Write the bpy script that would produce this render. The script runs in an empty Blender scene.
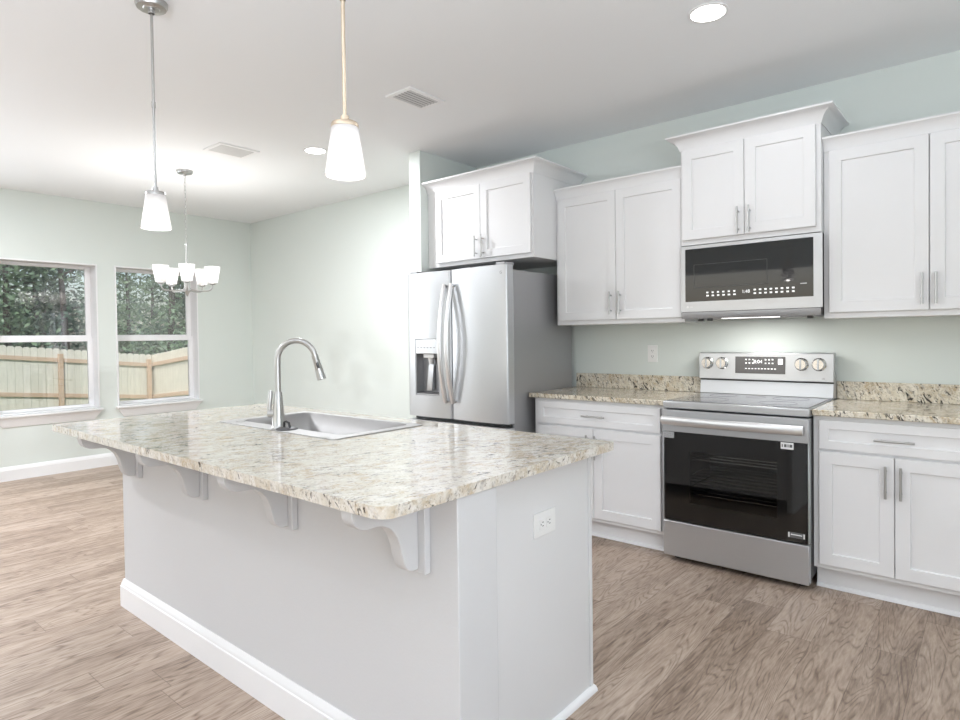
import bpy, bmesh, math, random
from mathutils import Vector, Matrix
random.seed(7)
C = bpy.context.scene.collection
SC = bpy.context.scene
PI = math.pi

# ------------------------------------------------------------------ camera, light, exposure
CAM = (1.4904, -4.0742, 1.2988)
YAW, PITCH, ROLL, FPX, SY = 0.6992, -0.0181, -0.0132, 616.9, 348.0
fw = Vector((-math.sin(YAW)*math.cos(PITCH), math.cos(YAW)*math.cos(PITCH), math.sin(PITCH)))
rt = Vector((math.cos(YAW), math.sin(YAW), 0)); up = rt.cross(fw)
r2 = rt*math.cos(ROLL) + up*math.sin(ROLL); u2 = -rt*math.sin(ROLL) + up*math.cos(ROLL)
cd = bpy.data.cameras.new('camera'); cam = bpy.data.objects.new('camera', cd); C.objects.link(cam)
cam.matrix_world = Matrix(((r2.x, u2.x, -fw.x, CAM[0]), (r2.y, u2.y, -fw.y, CAM[1]), (r2.z, u2.z, -fw.z, CAM[2]), (0, 0, 0, 1)))
cd.sensor_width = 36.0; cd.lens = 36.0*FPX/960.0
cd.shift_y = -(360.0-SY)/960.0
cd.clip_start = 0.05; cd.clip_end = 200
SC.camera = cam

SC.view_settings.view_transform = 'Standard'
SC.view_settings.look = 'None'
SC.view_settings.gamma = 1.0
SC.view_settings.use_curve_mapping = False
SC.view_settings.exposure = -0.29
try:
    SC.cycles.use_denoising = True
    SC.cycles.max_bounces = 10; SC.cycles.diffuse_bounces = 6; SC.cycles.transparent_max_bounces = 16
    SC.cycles.sample_clamp_indirect = 6; SC.cycles.caustics_reflective = False
except Exception: pass

w = bpy.data.worlds.new('World'); SC.world = w; w.use_nodes = True
wn = w.node_tree.nodes; wl = w.node_tree.links; wn.clear()
wo = wn.new('ShaderNodeOutputWorld'); wb = wn.new('ShaderNodeBackground'); sky = wn.new('ShaderNodeTexSky')
try: sky.sky_type = 'NISHITA'
except Exception: pass
try:
    sky.sun_disc = False; sky.sun_elevation = math.radians(50); sky.sun_rotation = math.radians(200); sky.dust_density = 3.0
except Exception: pass
wb.inputs['Strength'].default_value = 0.32
wl.new(sky.outputs[0], wb.inputs['Color']); wl.new(wb.outputs[0], wo.inputs[0])

def light(name, typ, loc, energy, rot=(0,0,0), color=(1,1,1), **kw):
    ld = bpy.data.lights.new(name, typ); ld.energy = energy; ld.color = color
    for k, v in kw.items(): setattr(ld, k, v)
    lo = bpy.data.objects.new(name, ld); C.objects.link(lo); lo.location = loc; lo.rotation_euler = rot
    return lo
light('sun', 'SUN', (0,0,10), 4.5, (math.radians(42), 0, math.radians(65)), (1.0,0.96,0.9), angle=math.radians(3))
# added fill lamps at unseen wall openings, brightening the room as daylight would
FILL_TINT = (.945,.985,1.055)
light('daylight_fill', 'AREA', (-5.60,-3.75,1.50), 38, (0, math.radians(-90), 0), FILL_TINT, shape='RECTANGLE', size=1.2, size_y=1.15)
light('daylight_fill', 'AREA', (-1.6,-6.94,1.3), 16, (math.radians(90), 0, 0), FILL_TINT, shape='RECTANGLE', size=3.2, size_y=2.0)
light('daylight_fill', 'AREA', (2.95,-4.6,1.4), 72, (math.radians(90), 0, math.radians(90)), FILL_TINT, shape='RECTANGLE', size=2.4, size_y=1.5)
# added fill lamps, out of frame, aimed up to brighten the ceiling
for x, y, e in ((-3.6,-4.7,29),(.2,-4.8,66),(2.25,-2.7,34)):
    light('ceiling_fill', 'AREA', (x,y,1.75), e, (PI, 0, 0), (.915,.985,1.09), shape='DISK', size=.5)

# ------------------------------------------------------------------ helpers
H = 2.749
W = {}
class B:
    def __init__(s): s.bm = bmesh.new(); s.mi = 0
    def _f(s, vs, smooth=False):
        try:
            f = s.bm.faces.new(vs); f.material_index = s.mi; f.smooth = smooth; return f
        except ValueError: return None
    def box(s, x0, x1, y0, y1, z0, z1):
        v = [s.bm.verts.new(p) for p in ((x0,y0,z0),(x1,y0,z0),(x1,y1,z0),(x0,y1,z0),(x0,y0,z1),(x1,y0,z1),(x1,y1,z1),(x0,y1,z1))]
        for q in ((3,2,1,0),(4,5,6,7),(0,1,5,4),(1,2,6,5),(2,3,7,6),(3,0,4,7)): s._f([v[i] for i in q])
        return s
    def prism(s, poly, axis, a, b, smooth=False):
        """poly: 2-D points; axis: extrusion axis; the 2-D frame is (Y,Z), (X,Z) or (X,Y)"""
        def P(p, t):
            return {'X': (t,p[0],p[1]), 'Y': (p[0],t,p[1]), 'Z': (p[0],p[1],t)}[axis]
        A = [s.bm.verts.new(P(p,a)) for p in poly]; Bv = [s.bm.verts.new(P(p,b)) for p in poly]
        n = len(poly)
        s._f(A); s._f(Bv[::-1])
        for i in range(n):
            s._f([A[i], Bv[i], Bv[(i+1)%n], A[(i+1)%n]], smooth)
        return s
    def lathe(s, prof, c, seg=24, axis='Z', smooth=True, closed=False):
        rings = []
        for r, h in prof:
            ring = []
            if r < 1e-6:
                ring = [s.bm.verts.new(s._ax(c,0,0,h,axis))]
            else:
                for k in range(seg):
                    t = 2*PI*k/seg
                    ring.append(s.bm.verts.new(s._ax(c,r*math.cos(t),r*math.sin(t),h,axis)))
            rings.append(ring)
        pairs = list(zip(rings[:-1], rings[1:]))
        if closed: pairs.append((rings[-1], rings[0]))
        for a, b in pairs:
            for k in range(seg):
                k2 = (k+1)%seg
                if len(a)==1 and len(b)==1: continue
                if len(a)==1: s._f([a[0], b[k2], b[k]], smooth)
                elif len(b)==1: s._f([a[k], a[k2], b[0]], smooth)
                else: s._f([a[k], a[k2], b[k2], b[k]], smooth)
        return s
    @staticmethod
    def _ax(c, a, b, h, axis):
        if axis == 'Z': return (c[0]+a, c[1]+b, c[2]+h)
        if axis == 'Y': return (c[0]+a, c[1]+h, c[2]+b)
        return (c[0]+h, c[1]+a, c[2]+b)
    def tube(s, path, r, seg=12, ry=None, caps=True, smooth=True, side=None):
        """round (or flattened, ry) tube along a 3-D path; r may be a list"""
        path = [Vector(p) for p in path]; n = len(path)
        rr = r if isinstance(r, (list, tuple)) else [r]*n
        rings = []; ref = Vector(side) if side else None; prev = None
        for i, p in enumerate(path):
            d = (path[min(i+1,n-1)] - path[max(i-1,0)]).normalized()
            if ref is not None: a = (ref - d*ref.dot(d)).normalized()
            else:
                if prev is None:
                    t = Vector((0,0,1)) if abs(d.z) < .9 else Vector((1,0,0))
                    a = (t - d*t.dot(d)).normalized()
                else: a = (prev - d*prev.dot(d)).normalized()
                prev = a
            b = d.cross(a)
            q = ry/rr[i] if ry else 1.0
            rings.append([s.bm.verts.new(p + a*(rr[i]*math.cos(2*PI*k/seg)) + b*(rr[i]*q*math.sin(2*PI*k/seg))) for k in range(seg)])
        for x, y in zip(rings[:-1], rings[1:]):
            for k in range(seg): s._f([x[k], x[(k+1)%seg], y[(k+1)%seg], y[k]], smooth)
        if caps: s._f(rings[0][::-1]); s._f(rings[-1])
        return s
    def sweep(s, path, prof, side=1):
        """profile of (out, z) swept along a horizontal path, mitred; out goes to the left of travel when side=1"""
        n = len(path); rings = []
        nor = []
        for i in range(n-1):
            d = Vector((path[i+1][0]-path[i][0], path[i+1][1]-path[i][1])).normalized()
            nor.append(Vector((-d.y, d.x))*side)
        for i, p in enumerate(path):
            if i == 0: m = nor[0]
            elif i == n-1: m = nor[-1]
            else:
                m = (nor[i-1]+nor[i]).normalized(); m = m/ m.dot(nor[i])
            rings.append([s.bm.verts.new((p[0]+m.x*o, p[1]+m.y*o, z)) for o, z in prof])
        k = len(prof)
        for a, b in zip(rings[:-1], rings[1:]):
            for j in range(k): s._f([a[j], a[(j+1)%k], b[(j+1)%k], b[j]])
        s._f(rings[0][::-1]); s._f(rings[-1])
        return s
    def shaker(s, x0, x1, z0, z1, yf, t=.019, rail=.056, rec=.009):
        """a five-piece door or drawer front facing -Y"""
        def R(a, y): return [s.bm.verts.new(p) for p in ((x0+a,y,z0+a),(x1-a,y,z0+a),(x1-a,y,z1-a),(x0+a,y,z1-a))]
        o = R(0,yf+.0015); o2 = R(.0015,yf); i1 = R(rail,yf); i2 = R(rail+.003,yf+rec); bk = R(0,yf+t)
        for a, b in ((bk,o),(o,o2),(o2,i1),(i1,i2)):
            for k in range(4): s._f([a[k], a[(k+1)%4], b[(k+1)%4], b[k]])
        s._f(i2); s._f(bk[::-1])
        return s
    def plate(s, outer, inner, z0, z1):
        """flat slab with an optional hole"""
        es = []
        for loop in (outer, inner):
            if not loop: continue
            v = [s.bm.verts.new((p[0],p[1],z0)) for p in loop]
            es += [s.bm.edges.new((v[i], v[(i+1)%len(v)])) for i in range(len(v))]
        g = bmesh.ops.triangle_fill(s.bm, use_beauty=True, use_dissolve=False, edges=es, normal=(0,0,1))
        fs = [f for f in g['geom'] if isinstance(f, bmesh.types.BMFace)]
        e = bmesh.ops.extrude_face_region(s.bm, geom=fs)
        bmesh.ops.translate(s.bm, verts=[v for v in e['geom'] if isinstance(v, bmesh.types.BMVert)], vec=(0,0,z1-z0))
        return s
    def build(s, name, mats, parent=None, bevel=0, seg=2, smooth_angle=None):
        bmesh.ops.recalc_face_normals(s.bm, faces=s.bm.faces)
        me = bpy.data.meshes.new(name)
        vs = [v.co for v in s.bm.verts]
        lo = Vector([min(v[i] for v in vs) for i in range(3)]); hi = Vector([max(v[i] for v in vs) for i in range(3)])
        c = (lo+hi)/2
        if parent is None: c.z = lo.z
        bmesh.ops.translate(s.bm, verts=s.bm.verts, vec=-c)
        s.bm.to_mesh(me); s.bm.free(); me.set_sharp_from_angle(angle=math.radians(38))
        for m in (mats if isinstance(mats, (list, tuple)) else [mats]): me.materials.append(m)
        o = bpy.data.objects.new(name, me); C.objects.link(o)
        W[o.name] = c
        if parent: o.parent = parent; o.location = c - W[parent.name]
        else: o.location = c
        if bevel:
            b = o.modifiers.new('bevel', 'BEVEL'); b.width = bevel; b.segments = seg; b.limit_method = 'ANGLE'; b.angle_limit = math.radians(35)
        return o
def tag(o, label, cat, group=None, kind=None):
    if label: o['label'] = label
    if cat: o['category'] = cat
    if group: o['group'] = group
    if kind: o['kind'] = kind
    return o
def thing(name, label, cat, loc, group=None):
    o = bpy.data.objects.new(name, None); C.objects.link(o); o.location = loc; W[o.name] = Vector(loc)
    o.empty_display_size = .1
    return tag(o, label, cat, group)
def copy_tree(o, parent=None):
    c = o.copy(); C.objects.link(c)
    if parent: c.parent = parent
    for ch in list(o.children): copy_tree(ch, c)
    return c
def struct(o): o['kind'] = 'structure'; return o
def text_mesh(txt, size, depth=.0006):
    cu = bpy.data.curves.new('lettering', 'FONT'); cu.body = txt; cu.size = size; cu.extrude = depth; cu.align_x = 'CENTER'; cu.align_y = 'CENTER'
    ob = bpy.data.objects.new('lettering', cu); C.objects.link(ob)
    dg = bpy.context.evaluated_depsgraph_get(); me = bpy.data.meshes.new_from_object(ob.evaluated_get(dg))
    bpy.data.objects.remove(ob); bpy.data.curves.remove(cu)
    return me
def lettering(txt, size, pos, mat, parent, tilt=0, name='lettering'):
    """lettering that faces -Y"""
    me = text_mesh(txt, size); me.materials.clear(); me.materials.append(mat)
    o = bpy.data.objects.new(name, me); C.objects.link(o); o.parent = parent
    o.location = Vector(pos) - W[parent.name]; o.rotation_euler = (PI/2+tilt, 0, 0); W[o.name] = Vector(pos)
    return o

# ------------------------------------------------------------------ materials
def mat(name, col, rough=.5, metal=0, spec=.5, bump=None, noise=None, emit=None, coat=0, aniso=None):
    m = bpy.data.materials.new(name); m.use_nodes = True; nt = m.node_tree; b = nt.nodes['Principled BSDF']
    b.inputs['Base Color'].default_value = (*col,1); b.inputs['Roughness'].default_value = rough; b.inputs['Metallic'].default_value = metal
    if 'Specular IOR Level' in b.inputs: b.inputs['Specular IOR Level'].default_value = spec
    if coat and 'Coat Weight' in b.inputs: b.inputs['Coat Weight'].default_value = coat; b.inputs['Coat Roughness'].default_value = .05
    if emit: b.inputs['Emission Color'].default_value = (*emit[0],1); b.inputs['Emission Strength'].default_value = emit[1]
    N = nt.nodes; L = nt.links
    tc = N.new('ShaderNodeTexCoord'); mp = N.new('ShaderNodeMapping'); L.new(tc.outputs['Object'], mp.inputs['Vector'])
    if noise:   # (scale, amount, stretch)
        n = N.new('ShaderNodeTexNoise'); n.inputs['Scale'].default_value = noise[0]; n.inputs['Detail'].default_value = 3
        mp.inputs['Scale'].default_value = noise[2] if len(noise) > 2 else (1,1,1)
        L.new(mp.outputs[0], n.inputs['Vector'])
        mx = N.new('ShaderNodeMix'); mx.data_type = 'RGBA'; mx.inputs[6].default_value = (*[c*(1-noise[1]) for c in col],1); mx.inputs[7].default_value = (*[min(1,c*(1+noise[1])) for c in col],1)
        L.new(n.outputs['Fac'], mx.inputs[0]); L.new(mx.outputs[2], b.inputs['Base Color'])
    if bump:    # (scale, strength, distance, stretch)
        n2 = N.new('ShaderNodeTexNoise'); n2.inputs['Scale'].default_value = bump[0]; n2.inputs['Detail'].default_value = 4
        mp2 = N.new('ShaderNodeMapping'); L.new(tc.outputs['Object'], mp2.inputs['Vector']); mp2.inputs['Scale'].default_value = bump[3] if len(bump) > 3 else (1,1,1)
        L.new(mp2.outputs[0], n2.inputs['Vector'])
        bp = N.new('ShaderNodeBump'); bp.inputs['Strength'].default_value = bump[1]; bp.inputs['Distance'].default_value = bump[2]
        L.new(n2.outputs['Fac'], bp.inputs['Height']); L.new(bp.outputs[0], b.inputs['Normal'])
    return m
M = {}
M['wall'] = mat('mint_wall_paint', (.70,.745,.712), .75, bump=(140,.08,.002), noise=(2.0,.015))
M['ceil'] = mat('white_ceiling_paint', (.855,.870,.885), .9, bump=(90,.12,.003), noise=(1.5,.01))
M['trim'] = mat('white_trim_paint', (.84,.84,.845), .35, noise=(6,.01))
M['cab'] = mat('white_cabinet_paint', (.80,.80,.805), .38, noise=(5,.012))
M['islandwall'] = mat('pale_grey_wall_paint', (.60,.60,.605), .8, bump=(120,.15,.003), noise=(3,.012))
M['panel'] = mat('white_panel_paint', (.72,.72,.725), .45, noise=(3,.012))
M['steel'] = mat('brushed_stainless_steel', (.575,.585,.60), .34, .8, noise=(30,.04,(1,1,30)), bump=(220,.05,.0006,(.03,.03,1)))
M['steelside'] = mat('grey_painted_steel', (.40,.40,.41), .42, .6, noise=(8,.02))
M['nickel'] = mat('brushed_nickel', (.50,.495,.485), .33, 1, noise=(60,.03))
M['handle'] = mat('satin_steel_handle', (.78,.78,.785), .3, .85, noise=(60,.02))
M['chrome'] = mat('polished_nickel', (.72,.71,.69), .16, 1, noise=(60,.02))
M['brass'] = mat('warm_brushed_nickel', (.66,.55,.42), .3, 1, noise=(60,.03))
M['sinksteel'] = mat('satin_sink_steel', (.44,.435,.43), .48, .55, noise=(40,.04,(1,12,1)))
M['black'] = mat('black_plastic', (.018,.018,.019), .4, noise=(40,.05))
M['dark'] = mat('dark_grey_plastic', (.07,.07,.072), .5, noise=(40,.05))
M['blackglass'] = mat('black_glass', (.012,.012,.013), .05, 0, .5, noise=(20,.05))
M['mwglass'] = mat('dark_microwave_glass', (.016,.016,.017), .03, 0, .5, noise=(20,.05))
M['cooktop'] = mat('grey_ceramic_glass', (.34,.34,.345), .14, .75, .6, noise=(150,.25))
M['burner'] = mat('burner_ring_print', (.035,.035,.037), .18, 0, noise=(150,.2))
M['display'] = mat('display_glass', (.07,.07,.073), .12, noise=(30,.05))
M['icon'] = mat('white_display_marks', (.85,.85,.85), .5, noise=(40,.01), emit=((1,1,1),.55))
M['white'] = mat('white_plastic', (.82,.82,.81), .35, noise=(30,.01))
M['slot'] = mat('dark_slots', (.05,.05,.05), .6, noise=(30,.02))
M['paper'] = mat('paper_sticker', (.82,.82,.82), .6, noise=(30,.02))
M['ink'] = mat('grey_printing', (.12,.12,.12), .6, noise=(30,.02))
M['tape'] = mat('silver_packing_tape', (.55,.56,.57), .2, .5, noise=(200,.5))
M['ventgrey'] = mat('vent_slat_paint', (.62,.62,.62), .5, noise=(30,.01))
M['duct'] = mat('vent_interior', (.10,.10,.10), .8, noise=(30,.02))
M['lamp'] = mat('lamp_lens', (1,1,1), .5, emit=((1.0,.97,.92),14))
M['bulb'] = mat('lit_bulb', (1,1,1), .5, emit=((1.0,.97,.93),2.5))
M['cooklight'] = mat('hood_lamp_lens', (1,1,1), .5, emit=((1.0,.98,.95),3))
M['logo'] = mat('grey_logo_print', (.75,.75,.76), .4, noise=(40,.01))
M['logodark'] = mat('dark_logo_print', (.16,.16,.165), .4, noise=(40,.01))
M['siding'] = mat('exterior_siding', (.55,.56,.56), .7, noise=(4,.03))

def glass_mat(name, tint, ior):
    m = bpy.data.materials.new(name); m.use_nodes = True; nt = m.node_tree; nt.nodes.clear()
    o = nt.nodes.new('ShaderNodeOutputMaterial'); t = nt.nodes.new('ShaderNodeBsdfTransparent'); g = nt.nodes.new('ShaderNodeBsdfGlossy')
    x = nt.nodes.new('ShaderNodeMixShader'); f = nt.nodes.new('ShaderNodeFresnel'); f.inputs['IOR'].default_value = ior
    t.inputs['Color'].default_value = (*tint,1); g.inputs['Roughness'].default_value = .01
    nt.links.new(f.outputs[0], x.inputs[0]); nt.links.new(t.outputs[0], x.inputs[1]); nt.links.new(g.outputs[0], x.inputs[2]); nt.links.new(x.outputs[0], o.inputs[0])
    return m
M['pane'] = glass_mat('window_glass', (.96,.97,.97), 1.9)
M['ovenpane'] = glass_mat('tinted_oven_glass', (.8,.8,.8), 1.5)
def shade_mat():
    m = bpy.data.materials.new('frosted_white_glass'); m.use_nodes = True; nt = m.node_tree; nt.nodes.clear(); N = nt.nodes
    o = N.new('ShaderNodeOutputMaterial'); d = N.new('ShaderNodeBsdfDiffuse'); t = N.new('ShaderNodeBsdfTranslucent'); x = N.new('ShaderNodeMixShader')
    g = N.new('ShaderNodeBsdfGlossy'); x2 = N.new('ShaderNodeMixShader'); g.inputs['Roughness'].default_value = .1
    d.inputs['Color'].default_value = (.9,.9,.91,1); t.inputs['Color'].default_value = (.96,.95,.94,1)
    x.inputs[0].default_value = .6; x2.inputs[0].default_value = .04
    nt.links.new(d.outputs[0], x.inputs[1]); nt.links.new(t.outputs[0], x.inputs[2]); nt.links.new(x.outputs[0], x2.inputs[1]); nt.links.new(g.outputs[0], x2.inputs[2]); nt.links.new(x2.outputs[0], o.inputs[0])
    return m
M['shade'] = shade_mat()

def granite(name, cream, tan, grey, dark, rough=.1, seed=0.0, sc=1.0, v0=.47, v1=.565):
    m = bpy.data.materials.new(name); m.use_nodes = True; nt = m.node_tree; N = nt.nodes; L = nt.links; b = N['Principled BSDF']
    tc = N.new('ShaderNodeTexCoord'); mp = N.new('ShaderNodeMapping'); L.new(tc.outputs['Object'], mp.inputs[0])
    mp.inputs['Location'].default_value = (seed,seed*.7,seed*.3); mp.inputs['Rotation'].default_value = (.35,.3,.5); mp.inputs['Scale'].default_value = (sc,sc,sc)
    def noise(s, det, dist=0, ro=.6):
        n = N.new('ShaderNodeTexNoise'); n.inputs['Scale'].default_value = s; n.inputs['Detail'].default_value = det; n.inputs['Distortion'].default_value = dist; n.inputs['Roughness'].default_value = ro
        L.new(mp.outputs[0], n.inputs['Vector']); return n.outputs['Fac']
    def ramp(src, a, bb):
        r = N.new('ShaderNodeMapRange'); r.inputs[1].default_value = a; r.inputs[2].default_value = bb; L.new(src, r.inputs[0]); return r.outputs[0]
    def mix(f, c1, c2):
        x = N.new('ShaderNodeMix'); x.data_type = 'RGBA'; L.new(f, x.inputs[0])
        for i, c in ((6,c1),(7,c2)):
            if isinstance(c, tuple): x.inputs[i].default_value = (*c,1)
            else: L.new(c, x.inputs[i])
        return x.outputs[2]
    def snoise(s, det, dist, st, rotz):
        m3 = N.new('ShaderNodeMapping'); L.new(mp.outputs[0], m3.inputs[0]); m3.inputs['Scale'].default_value = st; m3.inputs['Rotation'].default_value = (.4,.2,rotz)
        n = N.new('ShaderNodeTexNoise'); n.inputs['Scale'].default_value = s; n.inputs['Detail'].default_value = det; n.inputs['Distortion'].default_value = dist; n.inputs['Roughness'].default_value = .65
        L.new(m3.outputs[0], n.inputs['Vector']); return n.outputs['Fac']
    light_ = (min(1,cream[0]*1.14),min(1,cream[1]*1.17),min(1,cream[2]*1.25))
    c = mix(ramp(noise(14,5,.6), .44,.64), cream, tan)
    c = mix(ramp(snoise(34,5,.8,(1,.45,.45),.6), .46,.60), c, light_)
    c = mix(ramp(snoise(55,4,.6,(1,.4,.4),1.9), .55,.68), c, grey)
    v = N.new('ShaderNodeTexVoronoi'); v.inputs['Scale'].default_value = 190; L.new(mp.outputs[0], v.inputs['Vector'])
    h = N.new('ShaderNodeSeparateColor'); L.new(v.outputs['Color'], h.inputs[0])
    c = mix(ramp(h.outputs[0], .70,1.1), c, light_)
    c = mix(ramp(h.outputs[1], .80,1.1), c, tuple(t*.6 for t in tan))
    vein = N.new('ShaderNodeMath'); vein.operation = 'MULTIPLY'
    L.new(ramp(noise(8,5,1.2,.7), v0,v0+.1), vein.inputs[0]); L.new(ramp(snoise(60,4,1.2,(1,.35,.35),.9), v1,v1+.05), vein.inputs[1])
    c = mix(vein.outputs[0], c, dark)
    L.new(c, b.inputs['Base Color']); b.inputs['Roughness'].default_value = rough
    if 'Specular IOR Level' in b.inputs: b.inputs['Specular IOR Level'].default_value = .6
    return m
M['granite_island'] = granite('pale_polished_granite', (.645,.60,.52), (.53,.435,.31), (.37,.34,.31), (.06,.05,.042), .06, 3.1)
M['granite'] = granite('golden_polished_granite', (.68,.62,.50), (.46,.36,.23), (.36,.33,.28), (.035,.03,.025), .1, 8.7, 1.0, .42, .548)

def floor_mat():
    m = bpy.data.materials.new('oak_vinyl_planks'); m.use_nodes = True; nt = m.node_tree; N = nt.nodes; L = nt.links; b = N['Principled BSDF']
    tc = N.new('ShaderNodeTexCoord'); sp = N.new('ShaderNodeSeparateXYZ'); L.new(tc.outputs['Object'], sp.inputs[0])
    def mth(op, a, bb=None, cc=None):
        n = N.new('ShaderNodeMath'); n.operation = op
        for i, t in enumerate((a,bb,cc)):
            if t is None: continue
            if isinstance(t, (int,float)): n.inputs[i].default_value = t
            else: L.new(t, n.inputs[i])
        return n.outputs[0]
    PW, PL = .178, 1.22
    xc = mth('DIVIDE', sp.outputs[0], PW); col = mth('FLOOR', xc)
    wn1 = N.new('ShaderNodeTexWhiteNoise'); wn1.noise_dimensions = '1D'; L.new(col, wn1.inputs['W'])
    yc = mth('ADD', mth('DIVIDE', sp.outputs[1], PL), wn1.outputs['Value']); row = mth('FLOOR', yc)
    cb = N.new('ShaderNodeCombineXYZ'); L.new(col, cb.inputs[0]); L.new(row, cb.inputs[1])
    wn2 = N.new('ShaderNodeTexWhiteNoise'); wn2.noise_dimensions = '2D'; L.new(cb.outputs[0], wn2.inputs['Vector'])
    # grain space: per plank offset
    off = mth('MULTIPLY', wn2.outputs['Value'], 37.0)
    g = N.new('ShaderNodeCombineXYZ'); L.new(mth('MULTIPLY', sp.outputs[0], 1.0), g.inputs[0]); L.new(mth('MULTIPLY', sp.outputs[1], .12), g.inputs[1]); L.new(off, g.inputs[2])
    def noise(vec, s, det, dist=0, ro=.55):
        n = N.new('ShaderNodeTexNoise'); n.inputs['Scale'].default_value = s; n.inputs['Detail'].default_value = det; n.inputs['Distortion'].default_value = dist; n.inputs['Roughness'].default_value = ro
        L.new(vec, n.inputs['Vector']); return n.outputs['Fac']
    # cathedral figure: rings of a stretched noise field
    g2 = N.new('ShaderNodeCombineXYZ'); L.new(sp.outputs[0], g2.inputs[0]); L.new(mth('MULTIPLY', sp.outputs[1], .14), g2.inputs[1]); L.new(off, g2.inputs[2])
    fld = noise(g2.outputs[0], 6.5, 2, .3)
    ring = mth('ABSOLUTE', mth('SUBTRACT', mth('FRACT', mth('MULTIPLY', fld, 24.0)), .5))
    fine = noise(g.outputs[0], 130, 4)
    med = noise(g.outputs[0], 22, 4)
    big = noise(g.outputs[0], 4, 2)
    def rng(s, a, bb, c=0., d=1.):
        r = N.new('ShaderNodeMapRange'); r.inputs[1].default_value = a; r.inputs[2].default_value = bb; r.inputs[3].default_value = c; r.inputs[4].default_value = d; L.new(s, r.inputs[0]); return r.outputs[0]
    t = mth('ADD', mth('MULTIPLY', rng(fine,.36,.64), .32), mth('MULTIPLY', rng(med,.3,.7), .42))
    t = mth('ADD', t, mth('MULTIPLY', rng(big,.3,.7), .26))
    t = mth('ADD', t, mth('MULTIPLY', mth('SUBTRACT', wn2.outputs['Value'], .5), .34))
    cr = N.new('ShaderNodeValToRGB'); L.new(t, cr.inputs[0]); e = cr.color_ramp.elements
    e[0].position = .1; e[0].color = (0.221,0.158,0.116,1); e[1].position = .95; e[1].color = (0.506,0.409,0.334,1)
    k = e.new(.5); k.color = (0.379,0.288,0.222,1)
    # ring lines darken
    mx = N.new('ShaderNodeMix'); mx.data_type = 'RGBA'; mx.blend_type = 'MULTIPLY'
    L.new(mth('MULTIPLY', rng(ring,.0,.24,1.,0.), rng(noise(g.outputs[0],60,3),.36,.60,.10,.85)), mx.inputs[0]); L.new(cr.outputs[0], mx.inputs[6]); mx.inputs[7].default_value = (.40,.34,.29,1)
    # seams
    fx = mth('FRACT', xc); fy = mth('FRACT', yc)
    sx = mth('LESS_THAN', mth('MINIMUM', fx, mth('SUBTRACT', 1., fx)), .007)
    sy = mth('LESS_THAN', mth('MINIMUM', fy, mth('SUBTRACT', 1., fy)), .0012)
    seam = mth('MAXIMUM', sx, sy)
    m2 = N.new('ShaderNodeMix'); m2.data_type = 'RGBA'; m2.blend_type = 'MULTIPLY'; L.new(mth('MULTIPLY', seam, .55), m2.inputs[0]); L.new(mx.outputs[2], m2.inputs[6]); m2.inputs[7].default_value = (.35,.3,.27,1)
    L.new(m2.outputs[2], b.inputs['Base Color']); b.inputs['Roughness'].default_value = .42
    bp = N.new('ShaderNodeBump'); bp.inputs['Strength'].default_value = .12; bp.inputs['Distance'].default_value = .002
    L.new(mth('SUBTRACT', fine, mth('MULTIPLY', seam, .8)), bp.inputs['Height']); L.new(bp.outputs[0], b.inputs['Normal'])
    return m
M['floor'] = floor_mat()
M['fence'] = mat('pale_new_pine', (.68,.645,.55), .8, noise=(7,.16,(3,3,.5)), bump=(60,.2,.004,(3,3,.3)))
M['rail'] = mat('weathered_pine_rail', (.58,.42,.30), .8, noise=(9,.2,(.6,.6,3)))
M['grass'] = mat('lawn_grass', (.10,.16,.05), .9, noise=(12,.4), bump=(40,.6,.03))
M['leaf'] = mat('dark_green_leaves', (.075,.135,.085), .42, noise=(1.2,.55))
M['leaf2'] = mat('mid_green_leaves', (.17,.25,.14), .42, noise=(1.2,.5))
M['bark'] = mat('dark_bark', (.06,.045,.035), .9, noise=(6,.4,(2,2,.4)), bump=(20,.5,.02))

# ------------------------------------------------------------------ room shell
XL, XR, YF = -5.649, 3.0, -7.0
WT = .16; WL = .21
struct(B().box(XL-WL, XR+WT, YF-WT, WT, -.12, 0).build('floor', M['floor']))
struct(B().box(XL-WL, XR+WT, YF-WT, WT, H, H+.15).build('ceiling', M['ceil']))
fl = bpy.data.objects['floor']
# the floor's grain is laid out in world metres
for v in fl.data.vertices: v.co = v.co + fl.location
fl.location = (0,0,0)
struct(B().box(XL, XR, 0, WT, 0, H).build('wall_back', M['wall']))
XS = -1.9396
struct(B().box(XS-.123, XS, -.6895, -.001, 0, H).build('wall_partition', M['wall'], bevel=.004))
def wall_open(name, axis, at, thick, a0, a1, holes, m):
    """wall with rectangular openings; holes: (a0,a1,z0,z1) sorted"""
    b = B()
    def bx(p0,p1,z0,z1):
        if p1-p0 < 1e-4 or z1-z0 < 1e-4: return
        if axis == 'X': b.box(at, at+thick, p0, p1, z0, z1)
        else: b.box(p0, p1, at, at+thick, z0, z1)
    cur = a0
    for h0,h1,z0,z1 in holes:
        bx(cur,h0,0,H); bx(h0,h1,0,z0); bx(h0,h1,z1,H); cur = h1
    bx(cur,a1,0,H)
    return struct(b.build(name, m))
W1 = (-2.605, -1.723, .617, 2.100); W2 = (-1.560, -.680, .617, 2.100)
wall_open('wall_left', 'X', XL-WL, WL, YF, WT, [(-4.5,-3.1,.85,2.15), W1, W2], M['wall'])
wall_open('wall_front', 'Y', YF-WT, WT, XL, XR, [(-3.2,0.0,.3,2.3)], M['wall'])
wall_open('wall_right', 'X', XR, WT, YF, WT, [(-5.8,-3.4,.65,2.15)], M['wall'])
BBP = [(0,0),(.016,0),(.016,.100),(.0125,.104),(.0125,.112),(.009,.118),(.006,.130),(.003,.134),(0,.134)]
struct(B().sweep([(XL+.0005,YF+.02),(XL+.0005,-.0005)], BBP, -1).build('baseboard_left', M['trim']))
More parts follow.
